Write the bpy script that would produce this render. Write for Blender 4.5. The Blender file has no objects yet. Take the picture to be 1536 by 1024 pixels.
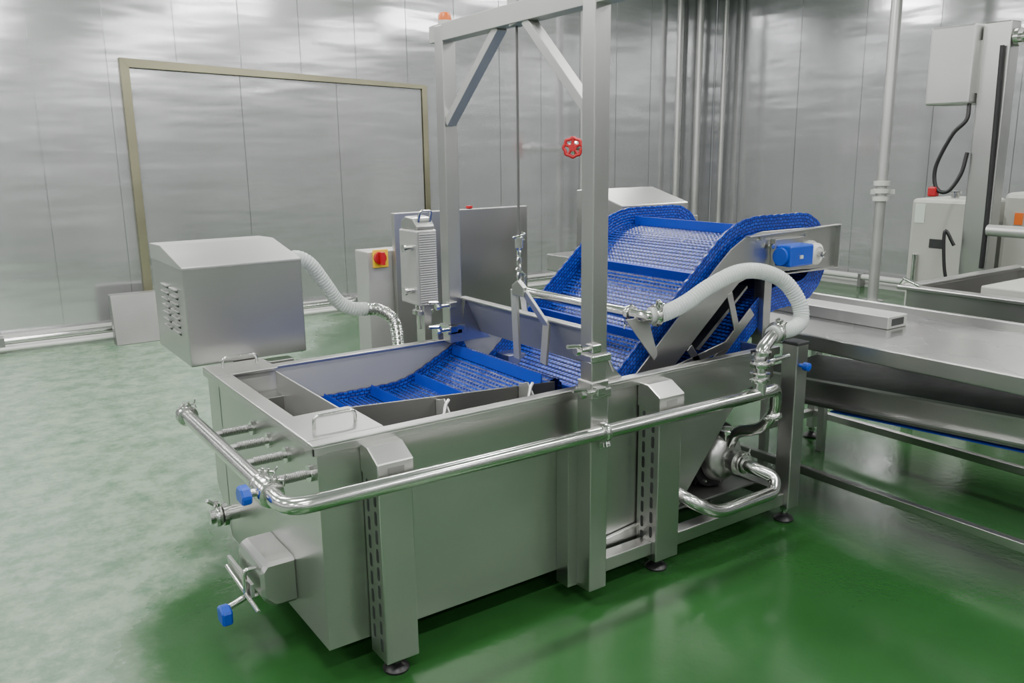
import bpy, math, random
from mathutils import Vector, Matrix
random.seed(7)
PI=math.pi
# ------------------------------------------------------------------ materials
def newmat(name):
    m=bpy.data.materials.new(name); m.use_nodes=True
    nt=m.node_tree; b=nt.nodes['Principled BSDF']; return m,nt,b
def plain(name,col,rough=.5,metal=0.,**kw):
    m,nt,b=newmat(name)
    b.inputs['Base Color'].default_value=(*col,1); b.inputs['Roughness'].default_value=rough; b.inputs['Metallic'].default_value=metal
    for k,v in kw.items(): b.inputs[k.replace('_',' ')].default_value=v
    n=nt.nodes.new('ShaderNodeTexNoise'); n.inputs['Scale'].default_value=14
    tc=nt.nodes.new('ShaderNodeTexCoord'); nt.links.new(tc.outputs['Object'],n.inputs['Vector'])
    mr=nt.nodes.new('ShaderNodeMapRange'); mr.inputs[3].default_value=max(0.02,rough-.06); mr.inputs[4].default_value=min(1,rough+.08)
    nt.links.new(n.outputs[0],mr.inputs[0]); nt.links.new(mr.outputs[0],b.inputs['Roughness'])
    return m
def brushed(name,lo,hi,r0,r1,scale=(1.5,1.5,60),tint=(1,.995,.97),metal=1.,fine=.10):
    m,nt,b=newmat(name); L=nt.links
    tc=nt.nodes.new('ShaderNodeTexCoord'); mp=nt.nodes.new('ShaderNodeMapping'); mp.inputs['Scale'].default_value=scale
    L.new(tc.outputs['Object'],mp.inputs['Vector'])
    n=nt.nodes.new('ShaderNodeTexNoise'); n.inputs['Scale'].default_value=4; n.inputs['Detail'].default_value=3
    L.new(mp.outputs[0],n.inputs['Vector'])
    n2=nt.nodes.new('ShaderNodeTexNoise'); n2.inputs['Scale'].default_value=1.6; n2.inputs['Detail'].default_value=2
    L.new(tc.outputs['Object'],n2.inputs['Vector'])
    mx=nt.nodes.new('ShaderNodeMath'); mx.operation='ADD'
    h=nt.nodes.new('ShaderNodeMath'); h.operation='MULTIPLY'; h.inputs[1].default_value=fine
    h2=nt.nodes.new('ShaderNodeMath'); h2.operation='MULTIPLY'; h2.inputs[1].default_value=1-fine
    L.new(n.outputs[0],h.inputs[0]); L.new(n2.outputs[0],h2.inputs[0]); L.new(h.outputs[0],mx.inputs[0]); L.new(h2.outputs[0],mx.inputs[1])
    cr=nt.nodes.new('ShaderNodeValToRGB'); cr.color_ramp.elements[0].position=.3; cr.color_ramp.elements[1].position=.7
    cr.color_ramp.elements[0].color=(*[lo*t for t in tint],1); cr.color_ramp.elements[1].color=(*[hi*t for t in tint],1)
    L.new(mx.outputs[0],cr.inputs[0]); L.new(cr.outputs[0],b.inputs['Base Color'])
    mr=nt.nodes.new('ShaderNodeMapRange'); mr.inputs[1].default_value=.3; mr.inputs[2].default_value=.7; mr.inputs[3].default_value=r0; mr.inputs[4].default_value=r1
    L.new(n2.outputs[0],mr.inputs[0]); L.new(mr.outputs[0],b.inputs['Roughness'])
    b.inputs['Metallic'].default_value=metal
    return m
M={}
M['steel']=brushed('brushed_stainless',.49,.57,.29,.34)
M['steelv']=brushed('brushed_stainless_vertical',.48,.56,.30,.35,scale=(50,50,1.5))
M['pipe']=brushed('polished_stainless',.60,.70,.13,.2,scale=(6,6,6))
M['steeld']=brushed('dull_or_shaded_stainless',.28,.38,.38,.48)  # dull steel; also the painted-in shade of the tank's trough and divider
M['steelm']=brushed('matte_stainless',.44,.53,.36,.46,metal=.7)
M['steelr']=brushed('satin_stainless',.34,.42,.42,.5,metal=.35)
M['table']=brushed('table_stainless',.50,.58,.25,.33,scale=(40,2,2))
M['zinc']=brushed('zinc_thread',.25,.4,.3,.45,scale=(200,3,3))
M['black']=plain('black_rubber',(.012,.012,.013),.4)
M['dark']=plain('dark_recess',(.02,.022,.022),.6)
M['cable']=plain('steel_wire_rope',(.09,.09,.09),.5)
M['dbelt']=plain('dark_belt',(.018,.022,.024),.45)
M['bluep']=plain('blue_plastic',(.004,.055,.42),.3)
M['white']=plain('white_enamel',(.52,.53,.50),.35)
M['cream']=plain('cream_enamel',(.38,.38,.35),.4)
M['red']=plain('red_paint',(.42,.008,.015),.35)
M['yellow']=plain('yellow_plastic',(.8,.5,.02),.35)
M['orange']=plain('orange_plastic',(.7,.14,.012),.35)
M['trimb']=brushed('beige_trim',.28,.36,.35,.45,tint=(1,.94,.66))
M['label']=plain('label_paper',(.55,.6,.54),.6)
M['ceil']=plain('ceiling_panel',(.66,.68,.68),.5)
M['wiregrey']=plain('filter_ribs',(.42,.42,.41),.5)
def wallmat():
    m,nt,b=newmat('steel_wall_panel'); L=nt.links
    tc=nt.nodes.new('ShaderNodeTexCoord')
    def noise(sc,scale,det=3):
        mp=nt.nodes.new('ShaderNodeMapping'); mp.inputs['Scale'].default_value=sc
        n=nt.nodes.new('ShaderNodeTexNoise'); n.inputs['Scale'].default_value=scale; n.inputs['Detail'].default_value=det
        L.new(tc.outputs['Object'],mp.inputs[0]); L.new(mp.outputs[0],n.inputs['Vector']); return n
    a=noise((.8,.8,4.0),1.3,1.5); c=noise((.5,.5,.5),1.2,4)
    cr=nt.nodes.new('ShaderNodeValToRGB'); cr.color_ramp.elements[0].position=.3; cr.color_ramp.elements[1].position=.7
    cr.color_ramp.elements[0].color=(.52,.522,.535,1); cr.color_ramp.elements[1].color=(.60,.602,.615,1)
    L.new(c.outputs[0],cr.inputs[0]); L.new(cr.outputs[0],b.inputs['Base Color'])
    mr=nt.nodes.new('ShaderNodeMapRange'); mr.inputs[3].default_value=.13; mr.inputs[4].default_value=.20
    L.new(c.outputs[0],mr.inputs[0]); L.new(mr.outputs[0],b.inputs['Roughness'])
    b1=nt.nodes.new('ShaderNodeBump'); b1.inputs['Strength'].default_value=.12; b1.inputs['Distance'].default_value=.05
    L.new(a.outputs[0],b1.inputs['Height'])
    L.new(b1.outputs[0],b.inputs['Normal'])
    b.inputs['Metallic'].default_value=.75
    return m
M['wall']=wallmat()
def floormat():
    m,nt,b=newmat('green_epoxy_floor'); L=nt.links
    tc=nt.nodes.new('ShaderNodeTexCoord'); sp=nt.nodes.new('ShaderNodeSeparateXYZ'); L.new(tc.outputs['Object'],sp.inputs[0])
    def math_(op,a,c=None):
        n=nt.nodes.new('ShaderNodeMath'); n.operation=op
        for i,v in enumerate((a,c)):
            if v is None: continue
            if isinstance(v,(int,float)): n.inputs[i].default_value=v
            else: L.new(v,n.inputs[i])
        return n.outputs[0]
    def noise(scale,det,rough=.55):
        n=nt.nodes.new('ShaderNodeTexNoise'); n.inputs['Scale'].default_value=scale; n.inputs['Detail'].default_value=det; n.inputs['Roughness'].default_value=rough
        L.new(tc.outputs['Object'],n.inputs['Vector']); return n.outputs[0]
    v=math_('ADD',math_('MULTIPLY',sp.outputs[0],-.875),math_('MULTIPLY',sp.outputs[1],.484))
    v=math_('ADD',v,math_('MULTIPLY',math_('SUBTRACT',noise(1.3,6,.6),.5),1.0))
    mr=nt.nodes.new('ShaderNodeMapRange'); mr.interpolation_type='SMOOTHSTEP'; mr.inputs[1].default_value=.88; mr.inputs[2].default_value=1.16; L.new(v,mr.inputs[0])
    dry=nt.nodes.new('ShaderNodeMapRange'); dry.inputs[1].default_value=.40; dry.inputs[2].default_value=.58; L.new(noise(6,10,.78),dry.inputs[0])
    pale=nt.nodes.new('ShaderNodeMix'); pale.data_type='RGBA'; pale.inputs['A'].default_value=(.065,.145,.08,1); pale.inputs['B'].default_value=(.21,.28,.20,1)
    L.new(dry.outputs[0],pale.inputs['Factor'])
    wet=nt.nodes.new('ShaderNodeMix'); wet.data_type='RGBA'; wet.inputs['A'].default_value=(.012,.055,.013,1); wet.inputs['B'].default_value=(.024,.10,.024,1)
    L.new(noise(2.2,6),wet.inputs['Factor'])
    mix=nt.nodes.new('ShaderNodeMix'); mix.data_type='RGBA'; L.new(mr.outputs[0],mix.inputs['Factor']); L.new(wet.outputs['Result'],mix.inputs['A']); L.new(pale.outputs['Result'],mix.inputs['B'])
    L.new(mix.outputs['Result'],b.inputs['Base Color'])
    r=math_('ADD',math_('MULTIPLY',mr.outputs[0],.16),math_('ADD',math_('MULTIPLY',noise(3,4),.22),.07))
    L.new(r,b.inputs['Roughness'])
    bp=nt.nodes.new('ShaderNodeBump'); bp.inputs['Strength'].default_value=.07; bp.inputs['Distance'].default_value=.01
    L.new(noise(30,4),bp.inputs['Height']); L.new(bp.outputs[0],b.inputs['Normal'])
    b.inputs['Specular IOR Level'].default_value=.42
    return m
M['floor']=floormat()
def beltmat(name,sx,sy,c0,c1,c2,mort=.16):
    m,nt,b=newmat(name); L=nt.links
    uv=nt.nodes.new('ShaderNodeUVMap')
    br=nt.nodes.new('ShaderNodeTexBrick'); br.inputs['Scale'].default_value=1
    br.inputs['Brick Width'].default_value=sx; br.inputs['Row Height'].default_value=sy; br.inputs['Mortar Size'].default_value=sy*mort; br.inputs['Mortar Smooth'].default_value=.4
    br.inputs['Color1'].default_value=(*c0,1); br.inputs['Color2'].default_value=(*c1,1); br.inputs['Mortar'].default_value=(*c2,1)
    L.new(uv.outputs[0],br.inputs['Vector']); L.new(br.outputs['Color'],b.inputs['Base Color'])
    bp=nt.nodes.new('ShaderNodeBump'); bp.invert=True; bp.inputs['Strength'].default_value=.6; bp.inputs['Distance'].default_value=.003
    L.new(br.outputs['Fac'],bp.inputs['Height']); L.new(bp.outputs[0],b.inputs['Normal'])
    b.inputs['Roughness'].default_value=.30
    return m
M['belt']=beltmat('blue_modular_belt',.024,.0205,(.004,.030,.34),(.009,.065,.52),(.0008,.004,.05),.18)
M['skirt']=beltmat('blue_belt_sideguard',.022,.014,(.003,.022,.28),(.009,.06,.50),(.001,.005,.10),.2)
M['bluefl']=plain('blue_flight',(.004,.035,.38),.4)
def hosemat():
    m,nt,b=newmat('clear_pvc_hose'); L=nt.links
    b.inputs['Base Color'].default_value=(.70,.74,.72,1); b.inputs['Roughness'].default_value=.2
    b.inputs['Transmission Weight'].default_value=.4; b.inputs['IOR'].default_value=1.25
    tc=nt.nodes.new('ShaderNodeTexCoord'); n=nt.nodes.new('ShaderNodeTexNoise'); n.inputs['Scale'].default_value=9; L.new(tc.outputs['Object'],n.inputs['Vector'])
    mr=nt.nodes.new('ShaderNodeMapRange'); mr.inputs[3].default_value=.12; mr.inputs[4].default_value=.32; L.new(n.outputs[0],mr.inputs[0]); L.new(mr.outputs[0],b.inputs['Roughness'])
    return m
M['hose']=hosemat()
def emis(name,s):
    m,nt,b=newmat(name); b.inputs['Emission Color'].default_value=(1,1,.97,1); b.inputs['Emission Strength'].default_value=s; b.inputs['Base Color'].default_value=(.9,.9,.9,1)
    m.cycles.emission_sampling='NONE'; return m
M['tube']=emis('lamp_diffuser',6)
# ------------------------------------------------------------------ builders
CUR=[None,Vector((0,0,0))]
def group(name,o=(0,0,0)):
    e=bpy.data.objects.new(name,None); bpy.context.collection.objects.link(e); e.location=o; e.empty_display_size=.1
    CUR[0]=e; CUR[1]=Vector(o); return e
def mesh(name,verts,faces,mat,smooth=False,uvs=None):
    me=bpy.data.meshes.new(name); o=CUR[1]
    me.from_pydata([tuple(Vector(v)-o) for v in verts],[],faces); me.validate(); me.update()
    ob=bpy.data.objects.new(name,me); bpy.context.collection.objects.link(ob)
    if CUR[0]: ob.parent=CUR[0]
    me.materials.append(M[mat] if isinstance(mat,str) else mat)
    if smooth:
        for p in me.polygons: p.use_smooth=True
        try: me.set_sharp_from_angle(angle=math.radians(38))
        except Exception: pass
    if uvs:
        l=me.uv_layers.new(name='UVMap')
        for lp in me.loops: l.data[lp.index].uv=uvs[lp.vertex_index]
    return ob
def fixn(ob):
    import bmesh
    bm=bmesh.new(); bm.from_mesh(ob.data); bmesh.ops.recalc_face_normals(bm,faces=bm.faces[:]); bm.to_mesh(ob.data); bm.free()
def bev(ob,w,seg=2):
    if w>0:
        md=ob.modifiers.new('bevel','BEVEL'); md.width=w; md.segments=seg; md.limit_method='ANGLE'; md.angle_limit=math.radians(30)
    return ob
def box(name,x0,x1,y0,y1,z0,z1,mat='steel',b=.002):
    v=[(x,y,z) for x in (x0,x1) for y in (y0,y1) for z in (z0,z1)]
    f=[(0,1,3,2),(4,6,7,5),(0,4,5,1),(2,3,7,6),(0,2,6,4),(1,5,7,3)]
    ob=mesh(name,v,f,mat); return bev(ob,min(b,.3*min(abs(x1-x0),abs(y1-y0),abs(z1-z0))))
def prism(name,poly,axis,a,c,mat='steel',b=.001):
    n=len(poly); v=[]
    for t in (a,c):
        for p,q in poly:
            v.append({'Y':(p,t,q),'X':(t,p,q),'Z':(p,q,t)}[axis])
    f=[tuple(range(n)),tuple(range(2*n-1,n-1,-1))]+[(i,i+n,(i+1)%n+n,(i+1)%n) for i in range(n)]
    ob=mesh(name,v,f,mat); fixn(ob); return bev(ob,b,1)
def obox(name,p0,p1,w,h,mat='steel',up=(0,0,1),b=.002):
    p0=Vector(p0);p1=Vector(p1);d=(p1-p0).normalized();u=Vector(up); s=d.cross(u).normalized(); u=s.cross(d).normalized()
    v=[]
    for p in (p0,p1):
        for a,c in ((-1,-1),(1,-1),(1,1),(-1,1)): v.append(p+s*a*w/2+u*c*h/2)
    f=[(0,1,2,3),(7,6,5,4)]+[(i,i+4,(i+1)%4+4,(i+1)%4) for i in range(4)]
    ob=mesh(name,v,f,mat); fixn(ob); return bev(ob,b)
def fillet(pts,r,n=8):
    pts=[Vector(p) for p in pts]; out=[pts[0]]
    for i in range(1,len(pts)-1):
        a=pts[i-1];p=pts[i];c=pts[i+1]; da=(a-p);dc=(c-p)
        rr=min(r,da.length*.48,dc.length*.48); s=p+da.normalized()*rr; e=p+dc.normalized()*rr
        for k in range(n+1):
            t=k/n; out.append(s*(1-t)**2+p*2*t*(1-t)+e*t*t)
    out.append(pts[-1]); return out
def spline(pts,n=12):
    P=[Vector(p) for p in pts]; P=[P[0]*2-P[1]]+P+[P[-1]*2-P[-2]]; out=[]
    for i in range(1,len(P)-2):
        for k in range(n):
            t=k/n; a,b,c,d=P[i-1:i+3]
            out.append(.5*((2*b)+(-a+c)*t+(2*a-5*b+4*c-d)*t*t+(-a+3*b-3*c+d)*t**3))
    out.append(P[-2]); return out
def resample(pts,step):
    out=[pts[0]]; acc=0
    for a,b in zip(pts,pts[1:]):
        L=(b-a).length
        if L==0: continue
        t=step-acc
        while t<=L: out.append(a.lerp(b,t/L)); t+=step
        acc=(L-(t-step))
    if (out[-1]-pts[-1]).length>step*.3: out.append(pts[-1])
    return out
def tube(name,pts,r,mat='pipe',seg=20,rf=None,cap=True):
    pts=[Vector(p) for p in pts]; n=len(pts); v=[];f=[]
    T=[(pts[min(i+1,n-1)]-pts[max(i-1,0)]).normalized() for i in range(n)]
    u=T[0].orthogonal().normalized(); s=0
    for i in range(n):
        if i: 
            s+=(pts[i]-pts[i-1]).length
            u=(u-T[i]*u.dot(T[i])).normalized()
        w=T[i].cross(u); rr=r*(rf(s) if rf else 1)
        for k in range(seg):
            a=2*PI*k/seg; v.append(pts[i]+(u*math.cos(a)+w*math.sin(a))*rr)
    for i in range(n-1):
        for k in range(seg): f.append((i*seg+k,i*seg+(k+1)%seg,(i+1)*seg+(k+1)%seg,(i+1)*seg+k))
    if cap: f.append(tuple(range(seg-1,-1,-1))); f.append(tuple(range((n-1)*seg,n*seg)))
    return mesh(name,v,f,mat,True)
def cyl(name,p0,p1,r,mat='pipe',seg=24):
    return bev(tube(name,[p0,p1],r,mat,seg),min(.002,r*.2))
def lathe(name,o,d,prof,mat='pipe',seg=32):
    o=Vector(o);d=Vector(d).normalized();u=d.orthogonal().normalized();w=d.cross(u);v=[];f=[]
    for r,h in prof:
        for k in range(seg):
            a=2*PI*k/seg; v.append(o+d*h+(u*math.cos(a)+w*math.sin(a))*max(r,1e-4))
    for i in range(len(prof)-1):
        for k in range(seg): f.append((i*seg+k,i*seg+(k+1)%seg,(i+1)*seg+(k+1)%seg,(i+1)*seg+k))
    f.append(tuple(range(seg-1,-1,-1))); f.append(tuple(range((len(prof)-1)*seg,len(prof)*seg)))
    return mesh(name,v,f,mat,True)
def clamp(name,p,d,r,wing=(0,0,1)):
    d=Vector(d).normalized(); p=Vector(p)
    lathe(name+'_ring',p-d*.014,d,[(r,0),(r+.010,.002),(r+.013,.009),(r+.013,.019),(r+.010,.026),(r,.028)])
    w=Vector(wing).normalized(); q=p+w*(r+.018); s=d.cross(w).normalized()
    cyl(name+'_bolt',q-s*.022,q+s*.028,.004)
    obox(name+'_lug',q-s*.014,q-s*.006,.018,.024,'pipe',up=w); obox(name+'_lug2',q+s*.003,q+s*.011,.018,.024,'pipe',up=w)
    for sg in (-1,1):
        obox(name+'_wing',q+s*.028,q+s*.034+w*sg*.018,.005,.008,'pipe',up=d)
def foot(x,y,ztop,rod='pipe'):
    lathe('foot_pad',(x,y,0),(0,0,1),[(.042,0),(.044,.008),(.036,.018),(.016,.026),(.014,.034)],'black')
    cyl('foot_stem',(x,y,.03),(x,y,ztop),.011,rod); lathe('foot_nut',(x,y,ztop-.03),(0,0,1),[(.02,0),(.02,.016)],rod,6)
# ------------------------------------------------------------------ room
X0,X1,Y0,Y1,H=-4.5,9.35,-4.0,8.5,3.7
def slab(name,x0,x1,y0,y1,z0,z1,mat): return box(name,x0,x1,y0,y1,z0,z1,mat,0)
slab('floor',X0-.1,X1+.1,Y0-.1,Y1+.1,-.1,0,'floor')
slab('ceiling',X0-.1,X1+.1,Y0-.1,Y1+.1,H,H+.1,'ceil')
def panelwall(name,axis,pos,a0,a1,sgn,pw=.6,off=0.):
    v=[];f=[]
    def bx(x0,x1,y0,y1,z0,z1,j=0):
        b=len(v)
        for x in (x0,x1):
            for y in (y0,y1):
                for z in (z0,z1):
                    q=sgn*abs(random.gauss(0,1))*j
                    if axis=='Y' and abs(y-pos)<1e-6: v.append((x,y+q,z))
                    elif axis=='X' and abs(x-pos)<1e-6: v.append((x+q,y,z))
                    else: v.append((x,y,z))
        f.extend([tuple(b+i for i in q) for q in [(0,1,3,2),(4,6,7,5),(0,4,5,1),(2,3,7,6),(0,2,6,4),(1,5,7,3)]])
    t=a0+off
    edges=[a0]
    while t<a1:
        if t>a0+.05: edges.append(t)
        t+=pw
    edges.append(a1)
    lo,hi=sorted((pos+sgn*.014,pos+sgn*.1))
    if axis=='Y': bx(a0,a1,lo,hi,0,H)
    else: bx(lo,hi,a0,a1,0,H)
    for s,e in zip(edges,edges[1:]):
        g=.004; q0,q1=sorted((pos,pos+sgn*.03))
        if axis=='Y': bx(s+g,e-g,q0,q1,0,H,.0022)
        else: bx(q0,q1,s+g,e-g,0,H,.0022)
    return mesh(name,v,f,'wall')
panelwall('wall_back','Y',Y1,X0,X1,1,.6,.03)
panelwall('wall_right','X',X1,Y0,Y1,1,.9,.3)
panelwall('wall_left','X',X0,Y0,Y1,-1,.9,.3)
panelwall('wall_front','Y',Y0,X0,X1,-1,.9,.3)
prism('baseboard_back',[(Y1,.0),(Y1-.10,.0),(Y1-.03,.07),(Y1-.02,.13),(Y1,.13)],'X',X0,X1,'white',0)
prism('baseboard_right',[(X1,.0),(X1-.10,.0),(X1-.03,.07),(X1-.02,.13),(X1,.13)],'Y',Y0,Y1,'white',0)
group('wall_access_panel_frame',(3.2,8.48,0))
fx0,fx1=1.63,4.74
prism('frame_left',[(fx0,0.1),(fx0+.075,.1),(fx0+.075,2.42),(fx0,2.5)],'Y',8.455,8.498,'trimb')
prism('frame_right',[(fx1-.06,.1),(fx1,.1),(fx1,2.36),(fx1-.06,2.32)],'Y',8.455,8.498,'trimb')
prism('frame_top',[(fx0,2.5),(fx0+.075,2.42),(fx1-.06,2.32),(fx1,2.36)],'Y',8.455,8.498,'trimb')
for k in range(3):
    a=fx0+.078+k*.99; e=min(a+.986,fx1-.065)
    prism('infill_sheet',[(a,.12),(e,.12),(e,2.41-(e-fx0-.075)*.032),(a,2.41-(a-fx0-.075)*.032)],'Y',8.478,8.497,'wall',.001)
group('floor_conduit_pipe',(3,8.3,.1))
cyl('conduit',(-4.3,8.34,.10),(9.1,8.34,.10),.03,'pipe'); cyl('conduit_small',(-4.3,8.30,.035),(9.1,8.30,.035),.02,'white')
for i in range(12): box('saddle',-4+i*1.1,-3.96+i*1.1,8.30,8.42,.0,.135,'steeld')
group('floor_conduit_pipe',(9.2,3,.1))
cyl('conduit',(9.2,-3.5,.12),(9.2,8.1,.12),.035,'white')
for i in range(10): box('saddle',9.16,9.26,-3.3+i*1.15,-3.26+i*1.15,.0,.16,'steeld')
group('galvanized_sheet_box',(1.5,8.1,0))
prism('sheet_body',[(8.02,0),(8.14,0),(8.22,.44),(8.10,.44)],'X',1.27,1.75,'steeld',.004)
for (x,y,r) in ((8.5,8.36,.036),(8.88,8.36,.048),(9.22,8.22,.034)):
    group('wall_riser_pipe',(x,y,0)); cyl('riser',(x,y,0),(x,y,H),r,'steelm')
    for z in (.5,): lathe('bracket',(x,y,z),(0,0,1),[(r,0),(r+.012,0),(r+.012,.04),(r,.04)],'steeld')
group('floor_standing_pipe',(8.39,5.24,0))
cyl('riser',(8.39,5.24,0),(8.39,5.24,H),.055,'steelm')
lathe('base_flange',(8.39,5.24,0),(0,0,1),[(.11,0),(.11,.02),(.055,.025)],'pipe')
for z in (1.16,1.08,1.24): lathe('coupling',(8.39,5.24,z),(0,0,1),[(.055,0),(.085,.005),(.085,.05),(.055,.055)],'white')
obox('stub',(8.30,5.30,1.18),(8.50,5.16,1.18),.04,.05,'white')
group('red_handwheel_valve',(6.5,8.2,1.65))
cyl('riser_pipe',(6.80,8.27,0),(6.80,8.27,H),.04,'steelm')
cyl('valve_branch',(6.80,8.27,1.68),(6.48,8.04,1.68),.05)
lathe('valve_bonnet',(6.53,8.10,1.68),(-.7,-.7,0),[(.08,0),(.08,.03),(.05,.05),(.03,.16),(.03,.2)])
c=Vector((6.39,7.96,1.68)); d=Vector((-.7,-.7,0)).normalized(); u=Vector((0,0,1)); w=d.cross(u)
ring=[c+(u*math.cos(2*PI*k/40)+w*math.sin(2*PI*k/40))*(.105+.008*math.cos(k*PI/2.5)) for k in range(41)]
tube('handwheel_rim',ring,.02,'red',12,cap=False)
for k in range(5):
    a=2*PI*k/5; tube('handwheel_spoke',[c,c+(u*math.cos(a)+w*math.sin(a))*.10],.018,'red',8)
lathe('handwheel_hub',c-d*.03,d,[(.045,0),(.045,.06)],'red')
for yy in (-2.4,.1,2.6,5.1,7.3):
    for xx in (-2.4,.6,3.6,6.6):
        group('ceiling_light_fixture',(xx,yy,H))
        box('lamp_body',xx-.62,xx+.62,yy-.09,yy+.09,H-.05,H,'white')
        box('diffuser',xx-.60,xx+.60,yy-.07,yy+.07,H-.062,H-.0505,'tube',0)
        l=bpy.data.lights.new('lamp','AREA'); l.shape='RECTANGLE'; l.size=1.2; l.size_y=.16; l.energy=64; l.color=(1,.99,.975)
        lo=bpy.data.objects.new('lamp',l); bpy.context.collection.objects.link(lo); lo.parent=CUR[0]; lo.location=(0,0,-.07)
# ------------------------------------------------------------------ washing machine
group('vegetable_washing_machine',(1.95,2.85,0))
ty0,ty1=2.32,3.40
poly=[(.88,.105),(2.36,.105),(2.80,.63),(3.00,.66),(3.00,.79),(.88,.79)]
prism('tank_wall_near',poly,'Y',ty0,ty0+.008,'steel',0)
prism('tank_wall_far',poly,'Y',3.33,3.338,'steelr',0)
prism('tank_end_face',[(ty0+.008,.105),(3.33,.105),(3.49,.30),(3.49,.79),(ty0+.008,.79)],'X',.88,.888,'steel',0)
box('tank_wing_wall',.89,1.11,3.482,3.49,.3,.79); box('tank_wing_side',1.105,1.112,3.338,3.49,.3,.79)
box('tank_bottom',.888,2.36,2.328,3.33,.105,.113)
prism('tank_slope',[(2.36,.105),(2.80,.63),(2.80,.642),(2.35,.113)],'Y',2.328,3.33,'steeld',0)
box('tank_slope_top',2.80,3.0,2.328,3.33,.65,.66); box('tank_right_end',2.992,3.0,2.328,3.33,.66,.79)
box('rim_near',.862,3.02,2.305,2.348,.788,.80,'steel',.003); box('rim_near_lip',.862,3.02,2.305,2.311,.765,.79,'steel',.001)
box('rim_left',.862,.925,2.348,3.33,.788,.80,'steel',.003); box('rim_left_lip',.862,.868,2.305,3.49,.765,.79,'steel',.001)
box('rim_far',1.11,3.02,3.325,3.37,.788,.80,'steel',.003)
box('lid_near',.863,1.12,2.35,2.62,.7885,.801,'steel',.003)
box('lid_far',.863,1.112,3.30,3.492,.7885,.801,'steel',.003)
for y in (2.445,3.42):
    tube('lid_handle',fillet([(.925,y,.80),(.925,y,.842),(1.065,y,.842),(1.065,y,.80)],.02),.006,'pipe',12)
box('end_baffle',1.10,1.106,2.62,3.30,.50,.785,'steelm')
prism('divider_plate',[(1.12,.35),(2.0,.35),(2.0,.745),(1.12,.80)],'Y',2.60,2.606,'steeld')  # darker steel puts the shading on the divider into its colour
for x in (1.45,1.82):
    prism('trough_baffle',[(2.335,.4),(2.598,.4),(2.598,.77),(2.57,.775),(2.54,.785),(2.50,.74),(2.335,.70)],'X',x,x+.006,'steelm')
    tube('baffle_roll',[(x-.03,2.49,.735),(x-.014,2.50,.775),(x+.004,2.51,.787)],.007,'steel',12)
box('trough_floor',1.12,2.0,2.33,2.60,.40,.406,'steeld')  # shadow inside the trough painted by using the darker steel
box('tank_bracket',1.79,1.84,2.25,2.32,.06,.62,'steel')
def slotleg(x0,x1):
    box('leg_post',x0,x1,2.20,2.315,.06,.70,'steelv',.004)
    prism('leg_cap',[(2.194,.68),(2.194,.737),(2.262,.775),(2.318,.775),(2.318,.68)],'X',x0-.004,x1+.004,'steel',.003)
    box('cap_label',x0+.03,x0+.085,2.1925,2.1935,.70,.72,'steeld',0)
    for y in (2.232,2.282):
        for k in range(9):
            z=.10+k*.062+(.03 if y>2.25 else 0)
            prism('leg_slot',[(y-.007,z),(y-.004,z-.006),(y+.004,z-.006),(y+.007,z),(y+.007,z+.034),(y+.004,z+.04),(y-.004,z+.04),(y-.007,z+.034)],'X',x0-.0012,x0+.001,'dark',0)
    foot((x0+x1)/2+.0,2.257,.07)
slotleg(1.022,1.137); slotleg(2.19,2.312)
box('leg_right',3.0,3.075,2.20,2.28,.07,.83,'steelv',.004); box('leg_right_cap',2.998,3.077,2.198,2.282,.82,.834,'dark',.003); foot(3.037,2.245,.08)
for x in (1.08,2.25): foot(x,3.25,.11); box('leg_far',x-.05,x+.05,3.22,3.32,.07,.70,'steelv')
box('leg_far_right',3.0,3.075,3.25,3.33,.07,.80,'steelv'); foot(3.037,3.29,.08)
box('base_rail_near',1.90,2.19,2.225,2.285,.085,.14,'steel',.003); box('base_rail_near_b',2.312,3.0,2.225,2.285,.085,.14,'steel',.003)
box('base_rail_far',1.13,3.0,3.25,3.31,.085,.14,'steel',.003); box('base_cross',3.01,3.07,2.28,3.25,.085,.14); box('base_cross_mid',2.24,2.29,2.34,3.25,.06,.10)
prism('base_gusset',[(1.90,.14),(2.19,.14),(2.19,.19),(1.90,.16)],'Y',2.30,2.315,'steel')
main=fillet([(.72,3.22,.692),(.72,2.15,.690),(2.76,2.15,.672),(2.83,2.17,.672),(2.86,2.19,.56),(2.86,2.26,.46),(2.83,2.37,.43),(2.83,2.40,.36)],.075,10)
tube('wash_water_pipe',main,.0255,'pipe',28)
clamp('end_clamp',(.72,3.20,.692),(0,1,0),.026); lathe('end_cap',(.72,3.215,.692),(0,1,0),[(.038,0),(.038,.012),(.02,.018)])
clamp('mid_clamp',(1.87,2.15,.681),(1,0,0),.024,(0,-.3,-1))
obox('pipe_bracket',(1.87,2.15,.681),(1.87,2.19,.681),.03,.02)
clamp('valve_clamp',(.72,2.36,.69),(0,1,0),.027,(.3,0,1)); clamp('valve_clamp_b',(.72,2.28,.69),(0,1,0),.027,(.3,0,1))
lathe('valve_body',(.72,2.275,.69),(0,1,0),[(.03,0),(.038,.012),(.038,.075),(.03,.085)])
cyl('valve_stem',(.72,2.32,.69),(.655,2.30,.70),.012)
prism('valve_knob',[(2.275,.675),(2.33,.675),(2.337,.70),(2.32,.725),(2.285,.725),(2.268,.70)],'X',.635,.665,'bluep',.005)
for y in (2.92,2.75,2.575,2.37):
    cyl('threaded_nozzle',(.74,y,.69),(.88,y,.69),.0115,'zinc'); tube('nozzle_thread',resample([Vector((.765,y,.69)),Vector((.86,y,.69))],.0015),.0145,'zinc',14,rf=lambda s:1+.10*math.sin(2*PI*s/.006))
    lathe('nozzle_flange',(.868,y,.69),(1,0,0),[(.026,0),(.026,.012)])
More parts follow.
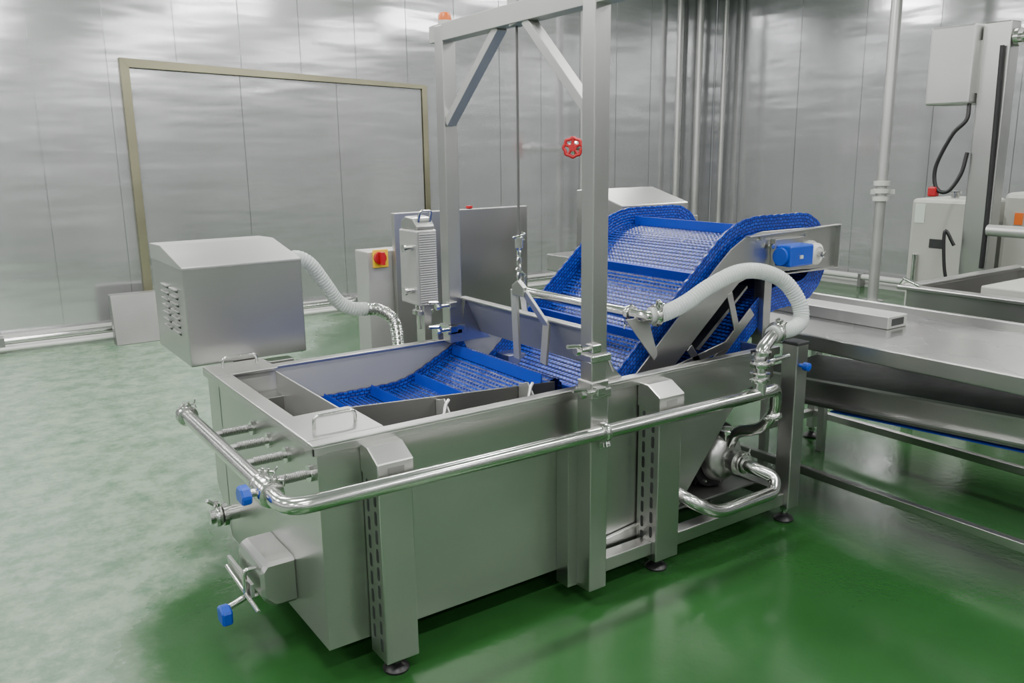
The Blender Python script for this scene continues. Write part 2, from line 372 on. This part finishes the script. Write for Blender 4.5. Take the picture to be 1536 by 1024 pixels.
br=fillet([(2.70,2.15,.672),(2.70,2.155,.85),(2.78,2.18,.885),(2.84,2.2,.90)],.05,8)
tube('riser_branch',br,.027,'pipe',24)
for z in (.755,.80,.845): lathe('union_ring',(2.70,2.152,z-.008),(0,0,1),[(.027,0),(.041,.002),(.041,.016),(.027,.018)])
clamp('riser_clamp',(2.70,2.152,.80),(0,0,1),.03,(1,-.3,0)); clamp('riser_clamp_b',(2.70,2.152,.74),(0,0,1),.027,(-1,-.3,0))
cyl('gauge_stem',(2.73,2.15,.80),(2.90,2.17,.80),.010); lathe('blue_knob',(3.02,2.198,.735),(0,-1,0),[(.008,0),(.008,.02),(.018,.022),(.018,.045),(.01,.05)],'bluep')
hp=[(2.34,2.42,1.0),(2.40,2.40,1.005),(2.50,2.38,1.04),(2.62,2.36,1.10),(2.76,2.34,1.145),(2.88,2.31,1.14),(2.98,2.27,1.09),(3.03,2.23,1.0),(3.02,2.21,.93),(2.95,2.20,.905),(2.86,2.20,.903),(2.82,2.195,.897)]
tube('clear_hose',resample(spline(hp,14),.003),.033,'hose',24,rf=lambda s:1+.035*math.sin(2*PI*s/.013))
for p,dd in (((2.365,2.41,1.0),(1,-.3,0)),((2.85,2.2,.90),(1,0,0)),): clamp('hose_clip',p,dd,.033,(0,-.3,1))
tube('spray_pipe',[(2.31,3.27,.995),(2.31,2.44,1.0),(2.325,2.42,1.0),(2.37,2.41,1.0)],.023,'pipe',24)
clamp('spray_clamp',(2.31,2.50,1.0),(0,1,0),.024,(0,0,-1))
prism('spray_bracket',[(2.24,.99),(2.36,.99),(2.37,.96),(2.42,.82),(2.40,.80)],'Y',2.450,2.456,'steelm')
obox('spray_bracket_far',(2.31,3.26,.99),(2.40,3.345,.80),.03,.006)
pc=Vector((2.83,2.45,.29))
lathe('pump_motor',pc+Vector((0,.06,0)),(0,1,0),[(.05,0),(.115,.01),(.115,.3),(.09,.33),(.03,.34)],'black')
for k in range(16):
    a=2*PI*k/16; o=Vector((math.cos(a),0,math.sin(a)))*.118; obox('motor_fin',pc+o+Vector((0,.09,0)),pc+o+Vector((0,.33,0)),.006,.02,'black',up=o)
lathe('pump_backplate',pc+Vector((0,.05,0)),(0,-1,0),[(.15,0),(.155,.012),(.15,.028),(.10,.03)],'black')
lathe('pump_volute',pc+Vector((0,.03,0)),(0,-1,0),[(.10,0),(.115,.02),(.11,.055),(.085,.08),(.055,.088),(.044,.09),(.044,.12),(.055,.125),(.055,.14),(.03,.145)],'steel',40)
for k in range(8):
    a=2*PI*k/8+.2; q=pc+Vector((math.cos(a)*.132,.024,math.sin(a)*.132)); lathe('pump_bolt',q,(0,-1,0),[(.007,0),(.007,.010)],'pipe',6)
lathe('pump_outlet',pc+Vector((-.0,-.03,.07)),(0,0,1),[(.03,0),(.03,.05),(.045,.052),(.045,.066),(.03,.068)])
box('pump_foot',2.76,2.92,2.53,2.75,.14,.19,'dark')
box('pump_shelf',2.40,3.01,2.40,2.85,.125,.135,'steeld')
inl=fillet([pc+Vector((0,-.10,0)),(2.84,2.27,.285),(2.90,2.20,.25),(2.86,2.17,.20),(2.50,2.17,.20),(2.38,2.20,.27),(2.36,2.33,.30)],.06,10)
tube('pump_suction_pipe',inl,.027,'pipe',24)
clamp('suction_clamp',(2.84,2.32,.287),(0,1,0),.03); clamp('discharge_clamp',(2.86,2.2,.535),(0,.3,1),.026,(-1,-.3,0))
prism('drain_housing',[(.888,.16),(.80,.16),(.76,.20),(.76,.30),(.78,.325),(.888,.325)],'Y',2.58,2.83,'steel',.012)
obox('drain_gate_bar',(.735,2.60,.235),(.735,2.86,.235),.012,.05,'steel')
tube('drain_handle',fillet([(.76,2.63,.30),(.72,2.63,.30),(.72,2.63,.20),(.76,2.63,.20)],.015),.008,'pipe',12)
cyl('drain_stem',(.76,2.66,.20),(.66,2.64,.18),.010); prism('drain_knob',[(2.60,.135),(2.66,.135),(2.665,.185),(2.63,.20),(2.595,.185)],'X',.63,.665,'bluep',.006)
cyl('drain_rod',(.72,2.50,.21),(.72,2.84,.23),.007)
lathe('side_drain_valve',(.888,3.22,.26),(-1,0,0),[(.03,0),(.03,.05),(.045,.052),(.045,.07),(.028,.075),(.028,.12)]); tube('side_drain_lever',[(.80,3.22,.30),(.76,3.2,.34)],.008,'pipe',8)
clamp('side_drain_clamp',(.80,3.22,.26),(1,0,0),.03)
box('blower_bracket',.92,1.25,3.49,3.56,.70,.78); obox('blower_bracket_strut',(1.05,3.49,.45),(1.05,3.80,.78),.04,.04)
box('blower_bracket_arm',1.00,1.10,3.49,4.0,.765,.795)
# infeed belt in the tank -----------------------------------------------------
def beltstrip(name,path,y0,y1,thick=.012,dy=.0055,step=.0045,amp=.0024,mat='belt'):
    P=resample([Vector((p[0],0,p[1])) for p in path],step); n=len(P); ny=int((y1-y0)/dy)+1; v=[];f=[];uv=[]
    s=0
    for i,p in enumerate(P):
        if i: s+=(P[i]-P[i-1]).length
        t=(P[min(i+1,n-1)]-P[max(i-1,0)]).normalized(); nn=Vector((-t.z,0,t.x))
        for j in range(ny):
            y=y0+(y1-y0)*j/(ny-1)
            h=amp*math.sin(2*PI*s/.0205+1.1*math.sin(2*PI*y/.024))
            q=p+nn*h; v.append((q.x,y,q.z)); uv.append((y,s))
    for i in range(n-1):
        for j in range(ny-1): a=i*ny+j; f.append((a,a+1,a+ny+1,a+ny))
    ob=mesh(name,v,f,mat,True,uv); return ob
def skirt(name,path,y0,y1,up,dn=.02,step=.01,mat='skirt'):
    P=resample([Vector((p[0],0,p[1])) for p in path],step); n=len(P); v=[];f=[];uv=[];s=0
    for i,p in enumerate(P):
        if i: s+=(P[i]-P[i-1]).length
        t=(P[min(i+2,n-1)]-P[max(i-2,0)]).normalized(); nn=Vector((-t.z,0,t.x))
        e=.0035*abs(math.sin(PI*s/.05))
        a=p-nn*dn; c=p+nn*(up+e)
        for y in (y0,y1):
            v.append((a.x,y,a.z)); uv.append((s,0)); v.append((c.x,y,c.z)); uv.append((s,up+dn))
    for i in range(n-1):
        a=i*4;b=a+4
        f+= [(a,a+1,b+1,b),(a+2,b+2,b+3,a+3),(a+1,a+3,b+3,b+1),(a,b,b+2,a+2)]
    f+=[(0,2,3,1),((n-1)*4,(n-1)*4+1,(n-1)*4+3,(n-1)*4+2)]
    ob=mesh(name,v,f,mat,True,uv); fixn(ob); return ob
def rnd(path,r): return [(p.x,p.z) for p in fillet([(x,0,z) for x,z in path],r,10)]
ip=rnd([(1.11,.60),(1.70,.605),(2.02,.765),(2.06,.70),(2.07,.5)],.10)
beltstrip('infeed_belt',ip,2.612,3.325)
skirt('infeed_sideguard',rnd([(1.11,.60),(1.70,.605),(2.02,.765)],.1),3.315,3.325,.035)
for x,z in ((1.30,.603),(1.52,.605),(1.74,.625),(1.94,.73)):
    prism('infeed_flight',[(x,z),(x+.008,z),(x+.012,z+.045),(x+.006,z+.05)],'Y',2.62,3.31,'bluefl',.001)
# ------------------------------------------------------------------ inclined conveyor
group('inclined_belt_conveyor',(2.9,2.9,0))
nc=(3.37,1.135); R=.125
arc=[(nc[0]+R*math.sin(a),nc[1]+R*math.cos(a)) for a in [PI*k/16 for k in range(17)]]
top=rnd([(2.02,.45),(2.95,1.262),(3.35,1.26)],.14)
ret=rnd([(3.37,1.01),(3.14,1.0),(2.36,.32),(2.12,.30)],.12)
loop=top[:-1]+arc+ret[1:]
by0,by1=2.50,3.33
beltstrip('conveyor_belt',loop,by0+.01,by1-.01)
skirt('sideguard_near',loop,by0,by0+.01,.09,.02); skirt('sideguard_far',loop,by1-.01,by1,.09,.02)
for s in (.25,.60,.95):
    x=2.02+.753*s; z=.45+(x-2.02)*(.812/.93)
    prism('flight',[(x,z),(x+.008,z+.008),(x-.024,z+.052),(x-.031,z+.047)],'Y',by0+.015,by1-.015,'bluefl',.001)
for x in (3.08,): prism('flight',[(x,1.262),(x+.012,1.262),(x+.008,1.305),(x,1.308)],'Y',by0+.015,by1-.015,'bluefl',.001)
fr=[(2.20,.652),(2.77,1.15),(2.86,1.222),(2.95,1.268),(3.06,1.287),(3.60,1.283),(3.60,1.085),(3.03,1.10),(2.92,1.07),(2.83,1.0),(2.28,.54)]
prism('side_frame_near',fr,'Y',2.466,2.474,'steel'); prism('side_frame_far',fr,'Y',3.356,3.364,'steel')
for (a,b) in (((2.95,1.272),(3.60,1.287)),((3.0,1.09),(3.60,1.083))): obox('frame_flange',(a[0],2.455,a[1]),(b[0],2.455,b[1]),.03,.006)
obox('frame_end_flange',(3.60,2.455,1.08),(3.60,2.455,1.29),.03,.006,up=(1,0,0))
obox('lower_chord',(2.42,2.47,.42),(3.02,2.47,.93),.008,.045)
for a,b in (((2.62,.82),(2.72,.70)),((2.50,.73),(2.86,.80)),((2.86,1.03),(2.92,.86))): obox('truss_strut',(a[0],2.468,a[1]),(b[0],2.468,b[1]),.008,.035)
prism('rear_drip_plate',[(2.72,.79),(3.04,1.04),(3.045,1.03),(2.74,.78)],'Y',2.52,3.31,'steeld',0)
box('support_post',3.10,3.15,2.47,2.53,.66,1.09,'steelv'); box('support_post_far',3.10,3.15,3.34,3.40,.66,1.09,'steelv'); box('support_tie',3.0,3.15,2.47,2.53,.66,.70); box('support_tie_far',3.0,3.15,3.28,3.34,.66,.70)
lathe('bearing_housing',(3.40,2.466,1.165),(0,-1,0),[(.06,0),(.06,.012),(.05,.02),(.05,.045),(.035,.055),(.03,.05),(.012,.052)],'white')
for k in range(8):
    a=2*PI*k/8; q=Vector((3.40+.042*math.cos(a),2.425,1.165+.042*math.sin(a))); obox('bearing_rib',q,q+Vector((0,-.008,0)),.01,.01,'cream')
cyl('drive_shaft',(3.40,2.46,1.165),(3.40,2.38,1.165),.013)
box('gearbox',3.13,3.29,2.36,2.455,1.13,1.225,'bluep',.008); box('gearbox_plate',3.19,3.21,2.355,2.361,1.165,1.18,'white',0)
cyl('gearbox_cap',(3.115,2.41,1.175),(3.13,2.41,1.175),.04,'bluep'); lathe('torque_arm_bolt',(3.10,2.455,1.22),(0,-1,0),[(.012,0),(.012,.02)],'pipe',6)
box('gearbox_bracket',3.12,3.32,2.44,2.466,1.10,1.25,'steel')
for x in (3.04,3.36): lathe('frame_bolt',(x,2.466,1.255),(0,-1,0),[(.008,0),(.008,.008)],'pipe',6)
# ------------------------------------------------------------------ lifting gantry
group('lifting_gantry',(1.9,2.75,0))
box('sleeve_near',1.832,1.914,2.176,2.252,.06,.86,'steelv',.004)
box('post_near',1.84,1.908,2.182,2.246,.70,2.17,'steelv',.004)
box('post_far',1.895,1.962,3.24,3.306,.80,2.17,'steelv',.004); box('sleeve_far',1.888,1.97,3.342,3.40,.45,.86,'steelv',.004)
obox('clamp_plate_far',(1.93,3.33,.85),(1.93,3.24,.85),.09,.02)
obox('crossbar',(1.874,2.10,2.14),(1.935,3.36,2.14),.066,.07,'steelr')
obox('brace_near',(1.876,2.246,1.78),(1.895,2.62,2.11),.045,.035,'steelr'); obox('brace_far',(1.925,3.24,1.77),(1.91,2.82,2.11),.045,.035,'steelr')
lathe('beacon_base',(1.93,3.27,2.175),(0,0,1),[(.03,0),(.03,.015)],'white'); lathe('beacon_lens',(1.93,3.27,2.19),(0,0,1),[(.028,0),(.028,.02),(.02,.032),(.004,.036)],'orange'); lathe('blue_cap',(1.93,3.345,2.13),(0,1,0),[(.02,0),(.02,.02)],'bluep')
hx,hy=1.90,2.70
obox('pulley_bracket',(1.90,2.69,2.10),(1.90,2.71,2.24),.05,.05,'steelr',up=(1,0,0)); lathe('pulley',(1.885,2.70,2.19),(1,0,0),[(.03,0),(.025,.01),(.03,.02)])
cyl('lift_cable',(hx,hy,2.11),(hx,hy,1.33),.005,'cable')
lathe('cable_shackle',(hx,hy,1.27),(0,0,1),[(.006,0),(.016,.01),(.016,.05),(.006,.06)],'pipe')
tube('cable_curl',[Vector((hx+.025*math.cos(a),hy+.02*math.sin(a),1.31+a*.004)) for a in [k*.4 for k in range(18)]],.004,'pipe',8)
for k in range(5):
    z=1.255-k*.03; rr=[Vector((hx+(.009*math.cos(a) if k%2 else 0),hy+(0 if k%2 else .009*math.cos(a)),z+.018*math.sin(a))) for a in [2*PI*i/16 for i in range(17)]]
    tube('chain_link',rr,.004,'pipe',8,cap=False)
tube('turnbuckle',[(hx-.012,hy,1.20),(hx+.03,hy,1.17),(hx+.02,hy,1.12)],.006,'pipe',8)
prism('yoke_head',[(2.66,1.13),(2.70,1.155),(2.74,1.13),(2.74,1.09),(2.66,1.09)],'X',1.89,1.91,'steel',.003)
obox('yoke_bar_a',(1.90,2.735,1.11),(1.93,2.76,.82),.012,.04,'steelm',up=(0,1,0)); obox('yoke_bar_b',(1.90,2.665,1.11),(1.96,2.60,.98),.012,.04,'steelm',up=(0,1,0)); obox('yoke_bar_c',(1.96,2.60,.99),(1.96,2.62,.82),.012,.04,'steelm',up=(0,1,0))
prism('cross_plate',[(1.985,1.0),(1.993,1.0),(2.075,.83),(2.067,.83)],'Y',2.33,3.26,'steelr'); prism('cross_plate_flange',[(1.955,.998),(1.993,.998),(1.993,1.006),(1.955,1.006)],'Y',2.33,3.26,'steel')
prism('cross_plate_side',[(1.95,.80),(1.985,1.0),(2.08,.84),(2.12,.80)],'Y',2.334,2.342,'steel'); prism('cross_plate_side_far',[(1.95,.80),(1.985,1.0),(2.08,.84),(2.12,.80)],'Y',3.25,3.258,'steel')
prism('guide_plate_near',[(2.0,.80),(2.09,.83),(2.22,.74),(2.14,.62),(2.0,.70)],'Y',2.38,2.386,'steelm')
def tclamp(x,y,z):
    box('toggle_block',x-.02,x+.02,y-.02,y+.02,z-.015,z+.015,'pipe',.004); cyl('toggle_bolt',(x-.07,y-.005,z),(x+.02,y-.005,z),.008)
    lathe('toggle_nut',(x-.085,y-.005,z),(1,0,0),[(.014,0),(.018,.01),(.014,.02)],'pipe',8); tube('toggle_lever',fillet([(x-.06,y-.005,z),(x-.075,y-.02,z+.02),(x-.13,y-.02,z+.025)],.01),.007,'pipe',8)
tclamp(1.84,2.175,.985); tclamp(1.86,2.17,.83); 
box('strap_a',1.828,1.92,2.17,2.258,.93,.955,'pipe',.003); box('strap_b',1.828,1.92,2.168,2.26,.80,.83,'pipe',.003)
tclamp(1.90,3.23,.98); tclamp(1.90,3.23,.87); box('strap_far',1.885,1.972,3.23,3.316,.86,.885,'pipe',.003)
# ------------------------------------------------------------------ filter box near far post
group('air_filter_box',(1.92,3.5,.9))
box('filter_body',1.84,1.95,3.43,3.60,.95,1.30,'steelm',.008)
for k in range(30): box('filter_rib',1.855,1.94,3.423,3.431,.965+k*.0108,.971+k*.0108,'wiregrey',.001)
prism('filter_hood',[(3.44,1.30),(3.60,1.30),(3.60,1.335),(3.55,1.36),(3.48,1.355),(3.44,1.32)],'X',1.85,1.945,'steel',.006)
tube('filter_hood_handle',fillet([(1.87,3.46,1.335),(1.87,3.44,1.385),(1.93,3.44,1.385),(1.93,3.46,1.335)],.015),.007,'pipe',10)
for z in (1.02,1.22): cyl('hinge_pin',(1.80,3.47,z),(1.84,3.47,z),.012); lathe('hinge_cap',(1.79,3.47,z),(1,0,0),[(.018,0),(.018,.012)])
lathe('filter_outlet',(1.90,3.5,.95),(0,0,-1),[(.035,0),(.035,.03),(.05,.032),(.05,.05),(.03,.055),(.03,.12)])
box('filter_stand',1.88,1.92,3.45,3.53,.0,.95,'steelv')
# ------------------------------------------------------------------ blower housing
group('blower_housing',(1.07,3.8,.8))
prism('housing_body',[(3.52,.797),(4.06,.797),(4.06,1.262),(3.86,1.268),(3.52,1.205)],'X',.826,1.322,'steel',.004)
prism('housing_lid_seam',[(3.517,1.198),(4.063,1.198),(4.063,1.265),(3.86,1.271),(3.517,1.208)],'X',.824,1.324,'steelm',.002)
for c in range(2):
    for k in range(7):
        y=3.68+c*.15; z=.92+k*.030
        box('louvre',.814,.827,y-.05,y+.05,z,z+.007,'steelm',.001); box('louvre_slot',.8235,.8262,y-.05,y+.05,z-.008,z,'dark',0)
hp=[(1.31,3.68,1.185),(1.37,3.68,1.19),(1.43,3.68,1.15),(1.50,3.69,1.05),(1.56,3.7,.965),(1.63,3.7,.925),(1.70,3.7,.915)]
tube('clear_air_hose',resample(spline(hp,14),.003),.033,'hose',24,rf=lambda s:1+.035*math.sin(2*PI*s/.014))
tube('braided_hose',resample(spline([(1.69,3.7,.915),(1.76,3.69,.905),(1.82,3.67,.86),(1.84,3.66,.78),(1.845,3.65,.6)],12),.003),.03,'pipe',20,rf=lambda s:1+.04*math.sin(2*PI*s/.008))
# ------------------------------------------------------------------ control cabinet
group('electrical_control_cabinet',(2.5,4.3,0))
box('cabinet_body',1.97,2.60,4.24,4.40,.06,1.12,'steelm',.005); box('cabinet_plinth',2.02,2.56,4.26,4.38,0,.06,'dark')
box('splash_panel',2.12,3.02,4.20,4.235,.35,1.325,'steel',.004); box('panel_leg',2.95,3.0,4.21,4.26,0,.4,'steelv'); box('panel_leg_b',2.14,2.19,4.21,4.26,0,.4,'steelv')
lathe('stop_button',(2.62,4.22,1.325),(0,0,1),[(.01,0),(.02,.004),(.02,.016)],'red')
box('isolator_plate_front',2.0,2.09,4.225,4.241,1.03,1.13,'yellow',.003); lathe('isolator_knob_front',(2.035,4.226,1.085),(0,-1,0),[(.035,0),(.035,.02),(.018,.022)],'red'); box('isolator_grip',2.025,2.045,4.17,4.206,1.05,1.12,'red')
# ------------------------------------------------------------------ rear blower housing
group('rear_motor_cover',(3.4,3.8,0))
prism('cover_body',[(3.55,.95),(3.95,.95),(3.95,1.42),(3.85,1.425),(3.55,1.345)],'X',3.20,3.72,'steel',.004)
for x in (3.24,3.66):
    for y in (3.6,3.9): box('cover_leg',x-.02,x+.02,y-.02,y+.02,0,.95,'steelv')
# ------------------------------------------------------------------ outfeed table
group('stainless_outfeed_table',(3.7,1.8,0))
box('table_top',3.27,4.12,.1,3.45,.785,.797,'table',.002)
box('table_edge_left',3.25,3.275,.1,3.45,.745,.815,'steel',.005); box('table_edge_right',4.115,4.14,.1,3.45,.75,.84,'steel',.005); box('table_edge_end',3.25,4.14,3.445,3.465,.745,.83,'steel',.004)
for y in (.25,2.88):
    for x in (3.27,4.08):
        box('table_leg',x,x+.045,y-.0225,y+.0225,.06,.785,'steelv',.004); foot(x+.0225,y,.07)
box('lower_rail_left',3.275,3.31,.27,2.86,.13,.17,'steel',.004); box('lower_rail_right',4.085,4.12,.27,2.86,.13,.17,'steel',.004)
for y in (.25,2.88): box('lower_cross',3.315,4.08,y-.02,y+.02,.13,.17,'steel',.004)
group('stainless_channel_beam',(3.78,2.6,.8)); prism('beam',[(3.70,.798),(3.86,.798),(3.86,.858),(3.70,.858)],'Y',2.22,3.12,'steelm',.003); box('beam_slot',3.73,3.83,2.2185,2.221,.812,.846,'dark',0)
group('lower_belt_conveyor',(3.7,1.6,0))
def yz(name,pts,x0,x1,mat): prism(name,pts,'X',x0,x1,mat,.001)
yz('side_left',[(2.80,.44),(2.80,.54),(.2,.69),(.2,.59)],3.40,3.41,'steel'); yz('side_right',[(2.80,.42),(2.80,.53),(.2,.69),(.2,.57)],3.97,3.98,'steel')
yz('side_left_flange',[(2.80,.535),(2.80,.545),(.2,.695),(.2,.685)],3.37,3.41,'steel'); yz('side_left_flange_low',[(2.80,.435),(2.80,.445),(.2,.595),(.2,.585)],3.37,3.41,'steel')
yz('belt_top',[(2.78,.52),(2.78,.53),(.2,.68),(.2,.67)],3.41,3.97,'dbelt'); yz('belt_return',[(2.30,.425),(2.30,.431),(.2,.552),(.2,.546)],3.41,3.96,'bluefl')
yz('side_left_lower',[(2.78,.41),(2.78,.43),(.2,.58),(.2,.56)],3.415,3.42,'steeld')
for y,z in ((2.7,.42),(.5,.54)): 
    for x in (3.43,3.92): box('conveyor_leg',x,x+.035,y-.02,y+.02,.0,z,'steelv')
# ------------------------------------------------------------------ background equipment on the right
group('steel_soaking_trough',(5.4,2.0,0))
box('trough_front',4.66,4.67,1.0,2.70,.55,.84,'steel'); box('trough_back',5.99,6.0,1.0,2.70,.55,.84); box('trough_end',4.67,5.99,2.69,2.70,.55,.84); box('trough_end_b',4.67,5.99,1.0,1.01,.55,.84); box('trough_bottom',4.67,5.99,1.01,2.69,.55,.56,'steeld')
box('trough_rim_a',4.62,4.70,.96,2.74,.835,.86,'steel',.006); box('trough_rim_b',5.96,6.04,.96,2.74,.835,.86,'steel',.006); box('trough_rim_c',4.70,5.96,2.67,2.74,.835,.86,'steel',.006); box('trough_rim_d',4.70,5.96,.96,1.03,.835,.86,'steel',.006)
for x in (4.68,5.93):
    for y in (1.05,2.62): box('trough_leg',x,x+.05,y,y+.05,.0,.55,'steelv')
box('trough_insert',4.9,5.7,1.3,2.4,.80,.87,'cream',.01); box('trough_insert_leg',5.2,5.4,1.7,2.0,.56,.80,'cream')
tclp=[(4.62,2.6,.87),(4.63,2.70,.90),(4.66,2.74,.86)]; tube('trough_toggle',tclp,.01)
group('control_box_column',(6.2,3.0,0))
box('column',6.12,6.25,2.98,3.17,0,2.46,'steelv',.008); box('column_base',6.05,6.32,2.88,3.22,0,.02,'steel')
box('switch_box',6.05,6.32,3.18,3.50,1.93,2.46,'steelm',.015); box('box_mount',6.12,6.25,3.165,3.185,2.0,2.35,'steel')
cyl('top_arm',(6.18,2.98,2.35),(6.18,1.6,2.35),.035); cyl('mid_arm',(6.1,2.98,1.07),(6.1,1.5,1.07),.04,'steelm'); lathe('arm_flange',(6.18,2.97,2.35),(0,-1,0),[(.06,0),(.06,.03)])
tube('black_cable',spline([(6.10,3.2,1.93),(6.08,3.20,1.82),(6.06,3.28,1.72),(6.05,3.37,1.5),(6.05,3.35,1.35),(6.06,3.27,1.33),(6.08,3.2,1.45),(6.10,3.18,1.6)],10),.014,'black',10)
tube('black_cable_b',spline([(6.10,3.02,2.3),(6.10,3.01,1.8),(6.10,3.0,1.2),(6.10,3.0,.8)],8),.014,'black',10)
tube('black_cable_c',spline([(6.05,3.18,.95),(6.02,3.24,1.05),(6.02,3.22,.8),(6.03,3.17,.6)],8),.012,'black',10)
box('plug',6.02,6.08,3.34,3.40,1.29,1.36,'red',.01)
group('white_pump_cabinet',(6.8,3.5,0))
box('cabinet',6.55,7.1,3.34,3.82,.05,1.24,'cream',.03); box('cabinet_plinth',6.6,7.05,3.38,3.78,0,.05,'dark'); box('cabinet_label',6.545,6.551,3.70,3.78,1.05,1.20,'label',0); box('display',6.542,6.551,3.52,3.64,.86,.93,'dark')
lathe('cabinet_valve',(6.7,3.55,1.24),(0,0,1),[(.03,0),(.03,.04),(.05,.045),(.05,.06),(.02,.065)]); cyl('cabinet_side_pipe',(6.53,3.74,.35),(6.53,3.74,.8),.02)
group('ozone_generator_cabinet',(7.2,2.7,0))
box('gen_body',6.9,7.5,2.5,3.28,.05,1.29,'cream',.04); box('gen_plinth',6.95,7.45,2.55,3.23,0,.05,'dark'); box('warning_label',6.893,6.901,3.12,3.18,1.05,1.14,'orange',0); box('gen_vents',6.893,6.901,2.85,3.0,.5,.7,'dark')
group('floor_drain_trough',(5,7,0))
box('trough_body',5.2,6.9,6.4,6.9,.45,.62,'steel',.01)
for x in (5.25,6.8): box('trough_legs',x,x+.05,6.5,6.8,0,.45,'steelv')
# ------------------------------------------------------------------ camera
cam=bpy.data.cameras.new('camera'); co=bpy.data.objects.new('camera',cam); bpy.context.collection.objects.link(co)
r=Vector((.8218,-.5700,-.0119)); f=Vector((.5537,.8030,-.2200)).normalized(); r=(r-f*r.dot(f)).normalized(); u=r.cross(f)
co.matrix_world=Matrix(((r.x,u.x,-f.x,0),(r.y,u.y,-f.y,0),(r.z,u.z,-f.z,1.65),(0,0,0,1)))
cam.sensor_width=36; cam.lens=1268/1536*36; cam.clip_start=.05; cam.clip_end=100
bpy.context.scene.camera=co
w=bpy.data.worlds.new('world'); bpy.context.scene.world=w; w.use_nodes=True
w.node_tree.nodes['Background'].inputs[0].default_value=(.8,.85,.85,1); w.node_tree.nodes['Background'].inputs[1].default_value=.3
